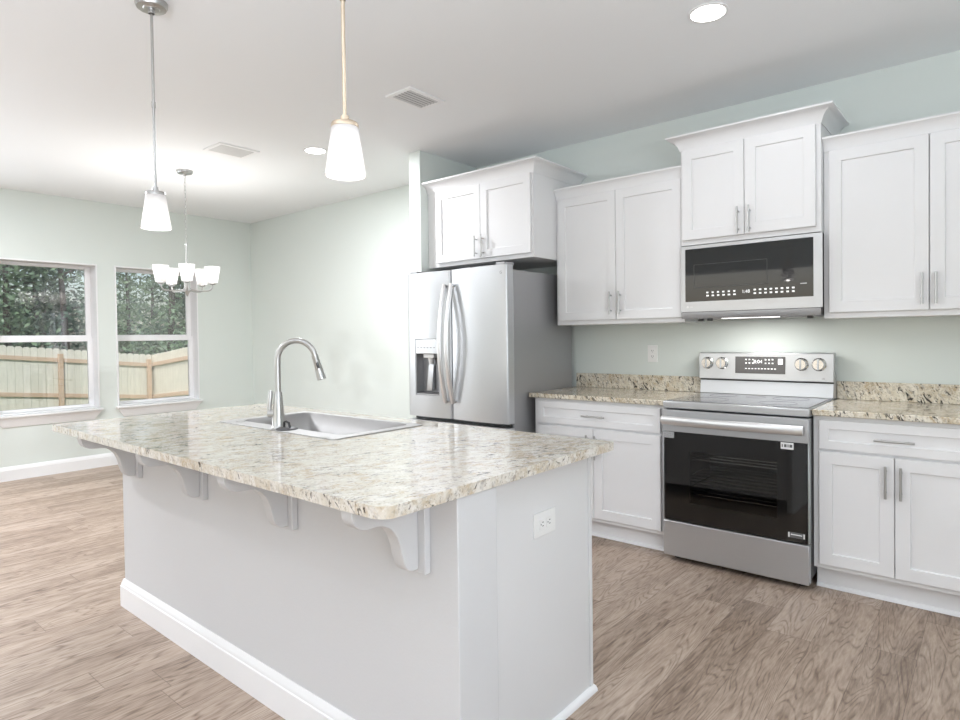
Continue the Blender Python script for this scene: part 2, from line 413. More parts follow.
struct(B().sweep([(XL+.017,-.0005),(XS-.124,-.0005)], BBP, -1).build('baseboard_back', M['trim']))

# windows: white jamb liner, two sashes, panes, stool and apron
def window(n, h):
    y0, y1, z0, z1 = h
    t = thing('window_%d' % n, None, None, (XL, (y0+y1)/2, z0)); t['kind'] = 'structure'
    b = B(); d0, d1, j = XL-WL+.004, XL+.008, .015
    b.box(d0,d1,y0+.001,y0+j,z0+.001,z1-.001).box(d0,d1,y1-j,y1-.001,z0+.001,z1-.001).box(d0,d1,y0+j,y1-j,z1-j,z1-.001).box(d0,XL-.002,y0+j,y1-j,z0+.001,z0+.010)
    b.build('window_frame', M['trim'], t, bevel=.002)
    def sash(xa, za, zb, nm, lo, hi):
        b = B(); s = .048; ya, yb = y0+j+.001, y1-j-.001
        b.box(xa,xa+.03,ya,ya+s,za,zb).box(xa,xa+.03,yb-s,yb,za,zb).box(xa,xa+.03,ya+s,yb-s,za,za+lo).box(xa,xa+.03,ya+s,yb-s,zb-hi,zb)
        o = b.build(nm, M['trim'], t, bevel=.002)
        B().box(xa+.013,xa+.018,ya+s-.004,yb-s+.004,za+lo-.004,zb-hi+.004).build('pane', M['pane'], o)
        return o
    sash(XL-.180, 1.325, z1-j-.001, 'upper_sash', .045, .030)
    sash(XL-.145, z0+.011, 1.350, 'lower_sash', .026, .045)
    # stool (sill board) and moulded apron with returned ends
    B().box(XL-.040,XL+.055,y0-.016,y1+.016,z0-.022,z0-.0005).build('window_sill', M['trim'], t, bevel=.004)
    prof = [(0,-.115),(.008,-.115),(.012,-.108),(.016,-.09),(.026,-.06),(.036,-.035),(.040,-.024),(0,-.024)]
    bb = B(); rings = []
    for y, sgn in ((y0-.009,1),(y1+.009,-1)):
        rings.append([bb.bm.verts.new((XL+.0005+o, y+sgn*((-.024-zz)*.75), z0+zz)) for o, zz in prof])
    k = len(prof)
    for q in range(k): bb._f([rings[0][q], rings[0][(q+1)%k], rings[1][(q+1)%k], rings[1][q]])
    bb._f(rings[0]); bb._f(rings[1][::-1])
    bb.build('window_apron', M['trim'], t)
window(1, W1); window(2, W2)

# ------------------------------------------------------------------ cabinets
def bar_handle(cx, cz, y, length, axis, parent):
    b = B(); r = .0058; off = .032; h = length/2
    if axis == 'Z':
        b.tube([(cx,y-off,cz-h),(cx,y-off,cz+h)], r, 12)
        for s in (-1,1): b.tube([(cx,y-.0003,cz+s*h*.66),(cx,y-off,cz+s*h*.66)], .0045, 10)
    else:
        b.tube([(cx-h,y-off,cz),(cx+h,y-off,cz)], r, 12)
        for s in (-1,1): b.tube([(cx+s*h*.66,y-.0003,cz),(cx+s*h*.66,y-off,cz)], .0045, 10)
    o = b.build('handle', M['nickel'], parent); o['label'] = 'brushed nickel bar handle'; return o
def door(t, x0, x1, z0, z1, yf, hx=None, hz=None, rail=.058):
    d = B().shaker(x0,x1,z0,z1,yf,rail=rail).build('door', M['cab'], t)
    if hx is not None: bar_handle(hx, hz, yf, .152, 'Z', d)
def drawer(t, x0, x1, z0, z1, yf):
    d = B().shaker(x0,x1,z0,z1,yf,rail=.042).build('drawer', M['cab'], t)
    bar_handle((x0+x1)/2, (z0+z1)/2-.005, yf, .16, 'X', d)

def base_cabinet(label, x0, x1, dx0, dx1, dm):
    t = thing('base_cabinet', label, 'cabinet', ((x0+x1)/2,-.3,0), 'white base cabinets along the back wall')
    B().box(x0,x1,-.6086,-.003,.112,.8825).build('cabinet_box', M['cab'], t, bevel=.0015)
    B().box(x0+.004,x1-.004,-.5525,-.02,.0005,.112).build('toe_kick', M['cab'], t)
    b = B().sweep([(x0+.004,-.5527),(x1-.004,-.5527)], [(0,.0005),(.016,.0005),(.015,.008),(.010,.015),(.004,.018),(0,.019)], -1)
    b.build('shoe_moulding', M['trim'], t)
    drawer(t, dx0, dx1, .717, .862, -.6285)
    door(t, dx0, dm-.002, .137, .703, -.6285, dm-.034, .590)
    door(t, dm+.002, dx1, .137, .703, -.6285, dm+.026, .590)
base_cabinet('white base cabinet between the fridge and the range', -.936, -.003, -.901, -.032, -.480)
base_cabinet('white base cabinet right of the range under the granite', .7735, 1.465, .802, 1.437, 1.119)

CROWN_S = [(0,0),(.004,0),(.006,.006),(.008,.012),(.012,.026),(.020,.042),(.029,.053),(.036,.057),(.040,.060),(.040,.070),(0,.070)]
CROWN_L = [(0,0),(.004,0),(.006,.008),(.009,.014),(.015,.032),(.028,.050),(.046,.064),(.058,.068),(.068,.072),(.068,.082),(0,.082)]
GU = 'white wall cabinets with crown mouldings'
def wall_cabinet(label, x0, x1, depth, z0, z1, doors, crown, path, hz, light_rail=True):
    t = thing('wall_cabinet', label, 'cabinet', ((x0+x1)/2,-depth/2,z0), GU)
    B().box(x0,x1,-depth,-.003,z0,z1).build('cabinet_box', M['cab'], t, bevel=.0015)
    for d0, d1, hx in doors: door(t, d0, d1, z0+.030, z1-.008, -depth-.020, hx, hz)
    B().sweep(path, [(o, z1-.004+z) for o, z in crown], -1).build('crown_moulding', M['cab'], t)
    return t
tA = wall_cabinet('white two-door wall cabinet directly above the fridge', -1.937, -.931, .608, 1.840, 2.418,
    [(-1.838,-1.394,-1.424),(-1.390,-.948,-1.360)], CROWN_L, [(-1.937,-.6085),(-.9305,-.6085),(-.9305,-.003)], 1.958)
tB = wall_cabinet('white two-door wall cabinet between fridge and microwave', -.929, .004, .330, 1.3735, 2.268,
    [(-.905,-.458,-.490),(-.454,-.010,-.422)], CROWN_S, [(-.929,-.3305),(.004,-.3305)], 1.512)
tC = wall_cabinet('tallest white wall cabinet, right above the microwave', .0055, .7675, .385, 1.835, 2.412,
    [(.020,.379,.350),(.383,.745,.412)], CROWN_L, [(.0052,-.003),(.0052,-.3855),(.7678,-.3855),(.7678,-.003)], 1.945)
tD = wall_cabinet('white wall cabinet right of the microwave, cut by the frame', .7695, 1.690, .330, 1.3735, 2.268,
    [(.797,1.229,1.204),(1.233,1.665,1.259)], CROWN_S, [(.7695,-.3305),(1.690,-.3305)], 1.508)
# filler beside the partition wall
# ------------------------------------------------------------------ worktops along the wall
def worktop(label, x0, x1):
    t = thing('countertop', label, 'countertop', ((x0+x1)/2,-.32,.8835))
    B().box(x0,x1,-.6459,-.003,.8835,.9133).build('slab', M['granite'], t, bevel=.004)
    B().box(x0+(.0 if x0 > 0 else .0),x1,-.023,-.003,.9137,1.016).build('backsplash', M['granite'], t, bevel=.002)
worktop('golden granite worktop between fridge and range, with upstand', -.9644, -.0005)
worktop('golden granite worktop right of the range, with upstand', .7735, 1.470)

# ------------------------------------------------------------------ refrigerator
def fridge():
    x0, x1 = -1.926, -.978; xm = -1.481
    t = thing('refrigerator', 'stainless french door fridge with water dispenser in the alcove', 'refrigerator', ((x0+x1)/2,-.45,0))
    B().box(x0+.006,x1-.004,-.785,-.05,.03,1.745).build('body', M['steelside'], t, bevel=.006)
    B().box(x0+.02,x1-.02,-.76,-.06,.0005,.03).build('plinth', M['black'], t)
    def front(a, b_, yb, yf, bulge):
        # plan outline of a gently convex door front with rounded edges
        pts = []; n = 18; r = .016
        pts.append((a,yb))
        for i in range(5):
            th = PI - PI/2*i/4
            pts.append((a+r+r*math.cos(th), yf+r - r*math.sin(th)))
        for i in range(1,n):
            s = i/n; x = a+r + (b_-a-2*r)*s
            pts.append((x, yf - bulge*(1-(2*s-1)**2)))
        for i in range(5):
            th = PI/2 - PI/2*i/4
            pts.append((b_-r+r*math.cos(th), yf+r - r*math.sin(th)))
        pts.append((b_,yb))
        return pts
    yb, yf = -.790, -.858
    # left door with a recess for the dispenser: built as bands round the opening
    dx0, dx1, dz0, dz1 = -1.838, -1.590, .874, 1.290
    dl = B()
    outl = front(x0, xm-.003, yb, yf, .016)
    dl.prism(outl, 'Z', .718, dz0, True).prism(outl, 'Z', dz1, 1.774, True)
    def clip(pts, lo, hi):
        fr = [p for p in pts if lo <= p[0] <= hi and p[1] < yb+.001]
        def yat(x):
            best = min(zip(pts[1:-2], pts[2:-1]), key=lambda ab: 0 if min(ab[0][0],ab[1][0]) <= x <= max(ab[0][0],ab[1][0]) else 9)
            (xa,ya),(xb,y2) = best; return ya + (y2-ya)*((x-xa)/(xb-xa) if abs(xb-xa) > 1e-9 else 0)
        mid = [p for p in pts[1:-1] if lo < p[0] < hi]
        L_ = [(lo,yb)]; 
        if lo > pts[0][0]+1e-6: L_.append((lo,yat(lo)))
        R_ = []
        if hi < pts[-1][0]-1e-6: R_.append((hi,yat(hi)))
        R_.append((hi,yb))
        return L_ + (([p for p in pts[1:6] if p[0] <= lo+1e-9]) if lo <= pts[0][0]+1e-6 else []) + mid + (([p for p in pts[-6:-1] if p[0] >= hi-1e-9]) if hi >= pts[-1][0]-1e-6 else []) + R_
    dl.prism(clip(outl, x0, dx0), 'Z', dz0, dz1, True).prism(clip(outl, dx1, xm-.003), 'Z', dz0, dz1, True)
    bmesh.ops.remove_doubles(dl.bm, verts=dl.bm.verts, dist=1e-5)
    bad = [f for f in dl.bm.faces if False]
    left = dl.build('left_door', M['steel'], t)
    right = B().prism(front(xm+.003, x1, yb, yf, .016), 'Z', .718, 1.774, True).build('right_door', M['steel'], t)
    fz = B().prism(front(x0, x1, yb, yf, .012), 'Z', .06, .690, True).build('freezer_drawer', M['steel'], t)
    B().box(x0+.02,x1-.02,-.80,-.788,.690,.718).build('gasket', M['black'], t)
    # bowed handles beside the meeting edges
    for xx, dr in ((xm-.035,left),(xm+.035,right)):
        b = B(); path = []
        for i in range(25):
            s = i/24; z = .832 + .842*s
            o = math.sin(PI*s)
            path.append((xx + (-.010 if xx < xm else .010)*0, yf-.028-.062*o, z))
        b.tube(path, [.0195 if 0 < i < 24 else .014 for i in range(25)], 14, ry=.012, side=(1,0,0))
        b.tube([(xx,yf+.004,.845),(xx,yf-.030,.845)], .011, 10); b.tube([(xx,yf+.004,1.660),(xx,yf-.030,1.660)], .011, 10)
        b.build('handle', M['handle'], dr)
    b = B(); path = [((x0+.06) + (x1-x0-.12)*i/16, yf-.03-.03*math.sin(PI*i/16), .63) for i in range(17)]
    b.tube(path, .016, 12).tube([(x0+.07,yf+.004,.63),(x0+.07,yf-.034,.63)], .01, 10).tube([(x1-.07,yf+.004,.63),(x1-.07,yf-.034,.63)], .01, 10)
    b.build('handle', M['chrome'], fz)
    # dispenser: liner, control panel, nozzle, paddle, tray
    b = B(); e = .002
    b.box(dx0+e,dx1-e,yb+.0005,yb+.004,dz0+e,dz1-e).box(dx0+e,dx0+.008,yf-.006,yb,dz0+e,dz1-e).box(dx1-.008,dx1-e,yf-.006,yb,dz0+e,dz1-e).box(dx0+.008,dx1-.008,yf-.006,yb,dz0+e,dz0+.012)
    lin = b.build('dispenser_recess', M['steelside'], left)
    pan = B().box(dx0+.010,dx1-.010,yf-.016,yb-.002,1.180,dz1-.004).build('dispenser_panel', M['steel'], left, bevel=.003)
    for i in range(6):
        B().box(dx0+.030+i*.033,dx0+.046+i*.033,yf-.0166,yf-.0158,1.222,1.227).build('panel_mark', M['ink'], pan)
    B().box(-1.767,-1.662,yf+.006,yb-.004,1.150,1.178).lathe([(0,-.05),(.016,-.05),(.026,0),(0,0)], (-1.714,-.822,1.150), 16).build('nozzle', M['white'], left, bevel=.002)
    B().prism([(-.80,1.10),(-.80,.915),(-.826,.905),(-.830,.915),(-.806,1.10)], 'X', -1.757, -1.707).build('paddle', M['steel'], left)
    B().box(dx0+.012,dx1-.012,yf-.004,yb-.004,dz0+.0125,dz0+.020).build('drip_tray', M['dark'], left)
    # top hinge covers and logo
    for a in (x0+.02, x1-.10): B().box(a,a+.075,-.845,-.74,1.7745,1.794).build('hinge_cover', M['steelside'], t, bevel=.004)
    B().lathe([(0,0),(.013,0),(.013,-.001),(0,-.001)], (x1-.090,yf-.0052,1.722), 20, 'Y').build('logo', M['logodark'], right)
    lettering('LG', .026, (x1-.052,yf-.0042,1.722), M['logodark'], right, name='logo')
    return t
fridge()

# ------------------------------------------------------------------ range
def kitchen_range():
    x0, x1 = .010, .7695
    t = thing('electric_range', 'stainless electric range with black oven door between the worktops', 'range', ((x0+x1)/2,-.33,0))
    # carcass round an open oven cavity
    b = B(); b.box(x0,x0+.06,-.640,-.03,.055,.868).box(x1-.06,x1,-.640,-.03,.055,.868).box(x0+.06,x1-.06,-.10,-.03,.055,.868).box(x0+.06,x1-.06,-.640,-.10,.055,.27).box(x0+.06,x1-.06,-.640,-.10,.70,.868)
    b.build('body', M['dark'], t)
    for k, z in enumerate((.385,.455,.585)):
        b = B()
        for i in range(7): b.tube([(x0+.061,-.61+i*.08,z),(x1-.061,-.61+i*.08,z)], .003, 6)
        b.tube([(x0+.075,-.625,z+.004),(x0+.075,-.11,z+.004)], .003, 6).tube([(x1-.075,-.625,z+.004),(x1-.075,-.11,z+.004)], .003, 6)
        b.build('oven_rack', M['chrome'], t)
    for xx in (x0+.05,x1-.05):
        for yy in (-.60,-.08): B().lathe([(0,0),(.02,0),(.02,.012),(.012,.014),(.012,.056),(0,.056)], (xx,yy,.0005), 12).build('foot', M['black'], t)
    # cooktop: steel frame with front lip, glass, printed rings
    b = B(); b.box(x0-.002,x1+.002,-.680,-.085,.876,.9165)
    ct = b.build('cooktop', M['steel'], t, bevel=.006)
    gl = B().box(x0+.012,x1-.012,-.655,-.098,.9167,.9205).build('cooktop_glass', M['cooktop'], ct, bevel=.001)
    for cx, cy, r in ((.20,-.50,.115),(.58,-.50,.095),(.20,-.23,.08),(.58,-.23,.095),(.39,-.23,.055)):
        B().lathe([(r-.004,.0),(r,.0),(r,.0004),(r-.004,.0004)], (cx,cy,.9206), 48, closed=True).build('burner_ring', M['burner'], gl)
    # backguard: sloped lower fascia and control panel
    bg = B().box(x0-.006,x1+.004,-.082,-.03,.915,1.180).build('backguard', M['steel'], t, bevel=.004)
    B().box(x0-.004,x1+.002,-.0835,-.0823,1.003,1.011).build('backguard_gap', M['black'], bg)
    B().prism([(-.0825,.9215),(-.0975,.9215),(-.086,1.001),(-.0825,1.001)], 'X', x0-.002, x1+.0).build('lower_fascia', M['steel'], bg, bevel=.001)
    cp = B().prism([(-.0825,1.013),(-.106,1.013),(-.098,1.176),(-.0825,1.176)], 'X', x0-.006, x1+.004).build('control_panel', M['steel'], bg, bevel=.003)
    tilt = math.atan2(.008,.163)
    def yy(z): return -.106 + (z-1.013)*.008/.163
    ds = B().prism([(yy(1.052)-.0002,1.052),(yy(1.052)-.0022,1.052),(yy(1.155)-.0022,1.155),(yy(1.155)-.0002,1.155)], 'X', .232, .520).build('display', M['display'], cp)
    lettering('8:04', .030, (.366,yy(1.122)-.0032,1.124), M['icon'], ds, -tilt)
    for xs in (.292,.405):
        b = B()
        for i in range(3):
            for j in range(2): b.box(xs+i*.020,xs+.009+i*.020,yy(1.125)-.0032,yy(1.125)-.0023,1.112+j*.022,1.119+j*.022)
        b.build('display_marks', M['icon'], ds)
    b = B()
    for i in range(10): b.box(.292+i*.0185,.302+i*.0185,yy(1.08)-.0034,yy(1.08)-.0023,1.079,1.085)
    b.build('display_marks', M['icon'], ds)
    B().box(.480,.506,yy(1.13)-.0032,yy(1.13)-.0023,1.108,1.142).build('display_marks', M['icon'], ds)
    for kx in (.060,.152,.608,.700):
        c = (kx, yy(1.115)-.0003, 1.113)
        kn = B().lathe([(0,0),(.038,0),(.038,-.006),(.033,-.010),(.031,-.030),(.028,-.034),(0,-.034)], c, 32, 'Y').build('knob', M['chrome'], cp)
        B().box(kx-.004,kx+.004,c[1]-.040,c[1]-.0342,c[2]-.030,c[2]+.030).build('knob_grip', M['steel'], kn, bevel=.001)
    lettering('LG', .013, (.722,yy(1.032)-.0014,1.032), M['logodark'], cp, -tilt, 'logo')
    # oven door
    yd = -.690
    dr = B(); dr.box(x0+.001,x1-.001,yd,-.642,.7455,.868).box(x0+.001,x0+.006,yd+.004,-.642,.238,.7455).box(x1-.006,x1-.001,yd+.004,-.642,.238,.7455)
    dr = dr.build('oven_door', M['steel'], t, bevel=.002)
    B().box(x0+.0065,x1-.0065,yd+.002,yd+.008,.238,.7450).build('oven_glass', M['ovenpane'], dr)
    b = B(); yb0, yb1 = yd+.012, -.643
    b.box(x0+.0065,x0+.150,yb0,yb1,.239,.744).box(x1-.150,x1-.0065,yb0,yb1,.239,.744).box(x0+.150,x1-.150,yb0,yb1,.239,.345).box(x0+.150,x1-.150,yb0,yb1,.640,.744)
    b.build('inner_frame', M['black'], dr)
    # bowed handle on two posts
    b = B(); path = []; n = 24
    for i in range(n+1):
        s = i/n; path.append((x0+.006+(x1-x0-.026)*s, yd-.030-.020*math.sin(PI*s), .812))
    b.tube(path, .025, 16, ry=.012, side=(0,0,1))
    for xx in (x0+.045, x1-.065): b.tube([(xx,yd+.002,.812),(xx,yd-.036,.812)], .012, 10)
    b.build('handle', M['handle'], dr)
    B().box(x0+.004,x0+.068,yd-.001,yd+.0015,.708,.744).build('packing_tape', M['tape'], dr, bevel=.0004)
    s = B().box(.640,.700,yd+.0005,yd+.0015,.708,.742).build('sticker', M['paper'], dr)
    b = B()
    for i, (a, w_) in enumerate(((.645,.005),(.656,.012),(.672,.005),(.681,.013))): b.box(a,a+w_,yd-.0002,yd+.0003,.718,.733)
    b.build('sticker_print', M['ink'], s)
    s2 = B().box(.672,.752,yd+.0005,yd+.0015,.262,.290).build('sticker', M['ink'], dr)
    B().box(.674,.680,yd-.0002,yd+.0003,.264,.288).box(.744,.750,yd-.0002,yd+.0003,.264,.288).box(.686,.738,yd-.0002,yd+.0003,.276,.281).build('sticker_print', M['paper'], s2)
    # storage drawer
    d2 = B().box(x0+.001,x1-.001,yd+.002,-.642,.032,.232).build('storage_drawer', M['steel'], t, bevel=.003)
    return t
kitchen_range()

# ------------------------------------------------------------------ microwave
def microwave():
    x0, x1 = .0075, .7655; yb = -.400
    t = thing('microwave', 'stainless over-range microwave with black glass door', 'microwave', ((x0+x1)/2,-.2,1.39))
    B().box(x0,x1,-.385,-.004,1.392,1.8335).build('body', M['dark'], t, bevel=.002)
    B().prism([(-.3855,1.390),(-.386,1.390),(-.394,1.404),(-.394,1.430),(-.3855,1.430)], 'X', x0, x1).build('lower_vent', M['steelside'], t, bevel=.001)
    dr = B(); dz0, dz1, yf = 1.433, 1.829, -.396
    xd = .7755; gx0, gx1, gz0, gz1 = .033, .7325, 1.493, 1.810
    dr.box(x0,gx0,yf,-.387,dz0,dz1).box(gx1,xd,yf,-.387,dz0,dz1).box(gx0,gx1,yf,-.387,dz0,gz0).box(gx0,gx1,yf,-.387,gz1,dz1)
    bmesh.ops.remove_doubles(dr.bm, verts=dr.bm.verts, dist=1e-5)
    dr = dr.build('door', M['steel'], t)
    g = B().box(gx0+.0005,gx1-.0005,yf+.002,-.388,gz0+.0005,gz1-.0005).build('door_glass', M['mwglass'], dr)
    fx0, fx1, fz0, fz1, e = .085, .500, 1.575, 1.715, .0025
    B().box(fx0,fx1,yf+.0012,yf+.0019,fz0,fz0+e).box(fx0,fx1,yf+.0012,yf+.0019,fz1-e,fz1).box(fx0,fx0+e,yf+.0012,yf+.0019,fz0,fz1).box(fx1-e,fx1,yf+.0012,yf+.0019,fz0,fz1).build('window_outline', M['dark'], g)
    ya, yb2 = yf+.0010, yf+.0019
    b = B()
    for i in range(6):
        x = .160+i*.031
        b.box(x,x+.012,ya,yb2,1.540,1.549); b.box(x,x+.014,ya,yb2,1.521,1.530)
    b.build('keypad_marks', M['icon'], g)
    b = B()
    for i in range(8):
        x = .427+i*.0285
        b.box(x,x+.013,ya,yb2,1.541,1.550); b.box(x,x+.013,ya,yb2,1.521,1.530)
    b.build('keypad_marks', M['icon'], g)
    lettering('1:48', .026, (.385,yf+.0012,1.538), M['icon'], g)
    B().box(.668,.700,ya,yb2,1.563,1.567).build('keypad_marks', M['logo'], g)
    lg = B().lathe([(0,0),(.007,0),(.007,-.0008),(0,-.0008)], (.047,yf-.0002,1.462), 20, 'Y').build('logo', M['logo'], dr)
    lettering('LG', .014, (.069,yf-.0006,1.462), M['logo'], dr, name='logo')
    # underside: lamp lens, filters and clips
    B().box(.235,.535,-.355,-.275,1.3885,1.3918).build('lamp_lens', M['cooklight'], t)
    for xx in (.07,.54): B().box(xx,xx+.16,-.26,-.06,1.3875,1.3918).build('grease_filter', M['ventgrey'], t)
    for xx in (.10,.155,.695): B().box(xx,xx+.028,-.372,-.35,1.376,1.3918).build('filter_clip', M['black'], t, bevel=.002)
    light('hood_lamp', 'AREA', (.385,-.315,1.385), 3.6, (0,0,0), (1,.98,.95), shape='RECTANGLE', size=.30, size_y=.08)
    return t
microwave()

# ------------------------------------------------------------------ island
IX0, IX1, IYW, IYB, IYT = -1.799, .353, -2.9006, -2.1044, -2.738
XW = .4204
isl = thing('kitchen_island', 'white kitchen island with pony wall and corbels under the granite', 'island', ((IX0+IX1)/2, -2.5, 0))
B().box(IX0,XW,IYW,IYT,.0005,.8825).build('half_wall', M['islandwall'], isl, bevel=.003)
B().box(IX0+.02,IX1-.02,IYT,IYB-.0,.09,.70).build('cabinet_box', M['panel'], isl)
# end panel and its front stile
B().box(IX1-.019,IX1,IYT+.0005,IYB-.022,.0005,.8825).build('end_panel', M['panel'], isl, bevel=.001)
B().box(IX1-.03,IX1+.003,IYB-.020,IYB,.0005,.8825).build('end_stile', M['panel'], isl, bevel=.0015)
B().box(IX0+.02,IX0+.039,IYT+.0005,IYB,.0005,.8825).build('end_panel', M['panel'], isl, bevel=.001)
b = B().sweep([(IX0-.0005,IYT),(IX0-.0005,IYW-.0005),(XW+.0005,IYW-.0005),(XW+.0005,IYT)], BBP, -1)
b.build('baseboard', M['trim'], isl)
B().sweep([(IX1+.0005,IYT+.002),(IX1+.0005,IYB+.004)], [(0,.0005),(.018,.0005),(.017,.010),(.012,.017),(.005,.020),(0,.021)], -1).build('shoe_moulding', M['trim'], isl)
# kitchen side doors of the island, away from the camera
for k in range(4):
    a = IX0+.06 + k*.52
    B().shaker(a,a+.50,.13,.70,-IYB-.021+.0).build('door', M['panel'], isl) if False else None
# corbels: bracket with a double-curved underside on a back plate
def corbel(xr):
    b = B(); y0 = IYW-.0003
    bw = .044; x0 = xr-.025-bw
    b.box(xr-.094,xr,y0-.022,y0,.664,.8825)
    pr = [(y0-.022,.8825),(y0-.242,.8825),(y0-.242,.868)]
    def bez(p0,p1,p2,p3,n=10):
        out = []
        for i in range(1,n+1):
            t = i/n; u = 1-t
            out.append(tuple(u**3*p0[k]+3*u*u*t*p1[k]+3*u*t*t*p2[k]+t**3*p3[k] for k in (0,1)))
        return out
    Y = lambda d: y0-d
    pr += bez((Y(.242),.868),(Y(.238),.838),(Y(.215),.822),(Y(.180),.824))
    pr += bez((Y(.180),.824),(Y(.125),.828),(Y(.098),.795),(Y(.085),.752))
    pr += bez((Y(.085),.752),(Y(.078),.715),(Y(.070),.680),(Y(.045),.676), 8)
    pr += [(Y(.022),.676)]
    b.prism(pr, 'X', x0, x0+bw)
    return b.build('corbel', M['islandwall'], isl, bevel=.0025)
for xr in (.321,-.301,-.924,-1.554): corbel(xr)

# island worktop with sink cut-out
def rrect(x0,x1,y0,y1,r,n=8):
    rs = r if isinstance(r,(list,tuple)) else [r]*4
    pts = []
    for (cx,cy,a0),rr in zip(((x1,y0,-PI/2),(x1,y1,0),(x0,y1,PI/2),(x0,y0,PI)), rs):
        sx = -1 if cx == x1 else 1; sy = 1 if cy == y0 else -1
        ox, oy = cx+sx*rr, cy+sy*rr
        for i in range(n+1):
            a = a0+PI/2*i/n; pts.append((ox+rr*math.cos(a), oy+rr*math.sin(a)))
    return pts
CX0, CX1, CY0, CY1 = -1.921, .4266, -3.1573, -2.0608
SX0, SX1, SY0, SY1 = -1.325, -.440, -2.650, -2.170
top = B().plate(rrect(CX0,CX1,CY0,CY1,[.045,.008,.008,.012]), rrect(SX0+.02,SX1-.02,SY0+.02,SY1-.02,.02,4), .8835, .9133).build('island_countertop', M['granite_island'], bevel=.0045)
tag(top, 'speckled pale granite island worktop with a rounded near corner', 'countertop')
# sink
sk = thing('kitchen_sink', 'stainless drop-in sink set into the island worktop', 'sink', ((SX0+SX1)/2,(SY0+SY1)/2,.70))
bx0, bx1, by0, by1 = -1.275, -.490, -2.568, -2.200
B().plate(rrect(SX0,SX1,SY0,SY1,.015,5), rrect(bx0,bx1,by0,by1,.045,6), .9138, .9172).build('rim', M['sinksteel'], sk, bevel=.0012)
b = B(); lo = rrect(bx0+.012,bx1-.012,by0+.012,by1-.012,.04,6); hi = rrect(bx0+.0,bx1-.0,by0+.0,by1-.0,.045,6); fl_ = rrect(bx0+.03,bx1-.03,by0+.03,by1-.03,.04,6)
ra = [b.bm.verts.new((p[0],p[1],.9160)) for p in hi]; rb = [b.bm.verts.new((p[0],p[1],.735)) for p in lo]; rc = [b.bm.verts.new((p[0],p[1],.722)) for p in fl_]
n = len(ra)
for p, q in ((ra,rb),(rb,rc)):
    for k in range(n): b._f([p[k], p[(k+1)%n], q[(k+1)%n], q[k]], True)
b._f(rc)
bo = b.build('basin', M['sinksteel'], sk); sm = bo.modifiers.new('thickness','SOLIDIFY'); sm.thickness = .0012; sm.offset = 1
B().lathe([(0,0),(.045,0),(.045,.003),(.036,.004),(.034,.001),(0,.001)], (-.885,-2.37,.7225), 24).build('drain', M['chrome'], sk)
B().lathe([(.017,0),(.021,.0),(.021,.0015),(.017,.0015)], (-1.215,-2.600,.9173), 24, closed=True).build('hole_trim', M['chrome'], sk)
# faucet
fx, fy, fz0 = -.886, -2.604, .9174
fa = thing('kitchen_faucet', 'brushed nickel gooseneck faucet standing on the sink rim', 'faucet', (fx,fy,fz0))
B().lathe([(0,0),(.032,0),(.032,.004),(.029,.008),(.0275,.012),(.0255,.045),(.0215,.095),(.0165,.150),(.0145,.156),(0,.156)], (fx,fy,fz0), 32).build('base', M['nickel'], fa)
dirv = Vector((.80,.60,0)).normalized()
R_ = .083; zt = 1.210; path = [(fx,fy,fz0+.154),(fx,fy,1.15)]
for i in range(19):
    a = PI - (PI*.94)*i/18
    o = R_ + R_*math.cos(a)
    path.append((fx+dirv.x*o, fy+dirv.y*o, zt+R_*math.sin(a)))
B().tube(path, .0125, 16).build('spout', M['nickel'], fa)
e0 = Vector(path[-1]); d_ = (Vector(path[-1])-Vector(path[-2])).normalized()
hd = B(); hd.tube([e0-d_*.004, e0+d_*.010, e0+d_*.012, e0+d_*.088, e0+d_*.103, e0+d_*.105], [.0145,.0145,.0135,.019,.0195,.015], 18)
hd = hd.build('spray_head', M['nickel'], fa)
bt = e0+d_*.045+Vector((.013,-.010,.004))
B().tube([bt-d_*.013, bt+d_*.013], .0055, 10).build('spray_button', M['dark'], hd)
hv = Vector((-.80,-.60,0)).normalized(); pb = Vector((fx,fy,fz0+.062))
B().tube([pb+hv*.018, pb+hv*.044], .017, 18).build('valve', M['nickel'], fa)
p1 = pb+hv*.040
B().tube([p1+Vector((0,0,.004)), p1+Vector((0,0,.030))+hv*.0, p1+Vector((0,0,.085))+Vector((.005,.004,0)), p1+Vector((0,0,.100))+Vector((.006,.005,0))], [.008,.0095,.010,.007], 14).build('lever', M['nickel'], fa)
# dark stopper lying on the rim beside the faucet
st = thing('sink_stopper', 'small dark sink stopper lying on the rim beside the faucet', 'stopper', (fx+.064,fy,fz0))
B().lathe([(0,0),(.045,0),(.046,.003),(.040,.007),(.012,.009),(0,.009)], (fx+.064,fy,fz0), 28).build('disc', M['dark'], st)
B().tube([(fx+.042,fy,fz0+.006),(fx+.044,fy,fz0+.028),(fx+.058,fy,fz0+.033),(fx+.078,fy,fz0+.028),(fx+.086,fy,fz0+.007)], .005, 10).build('grip', M['black'], st)

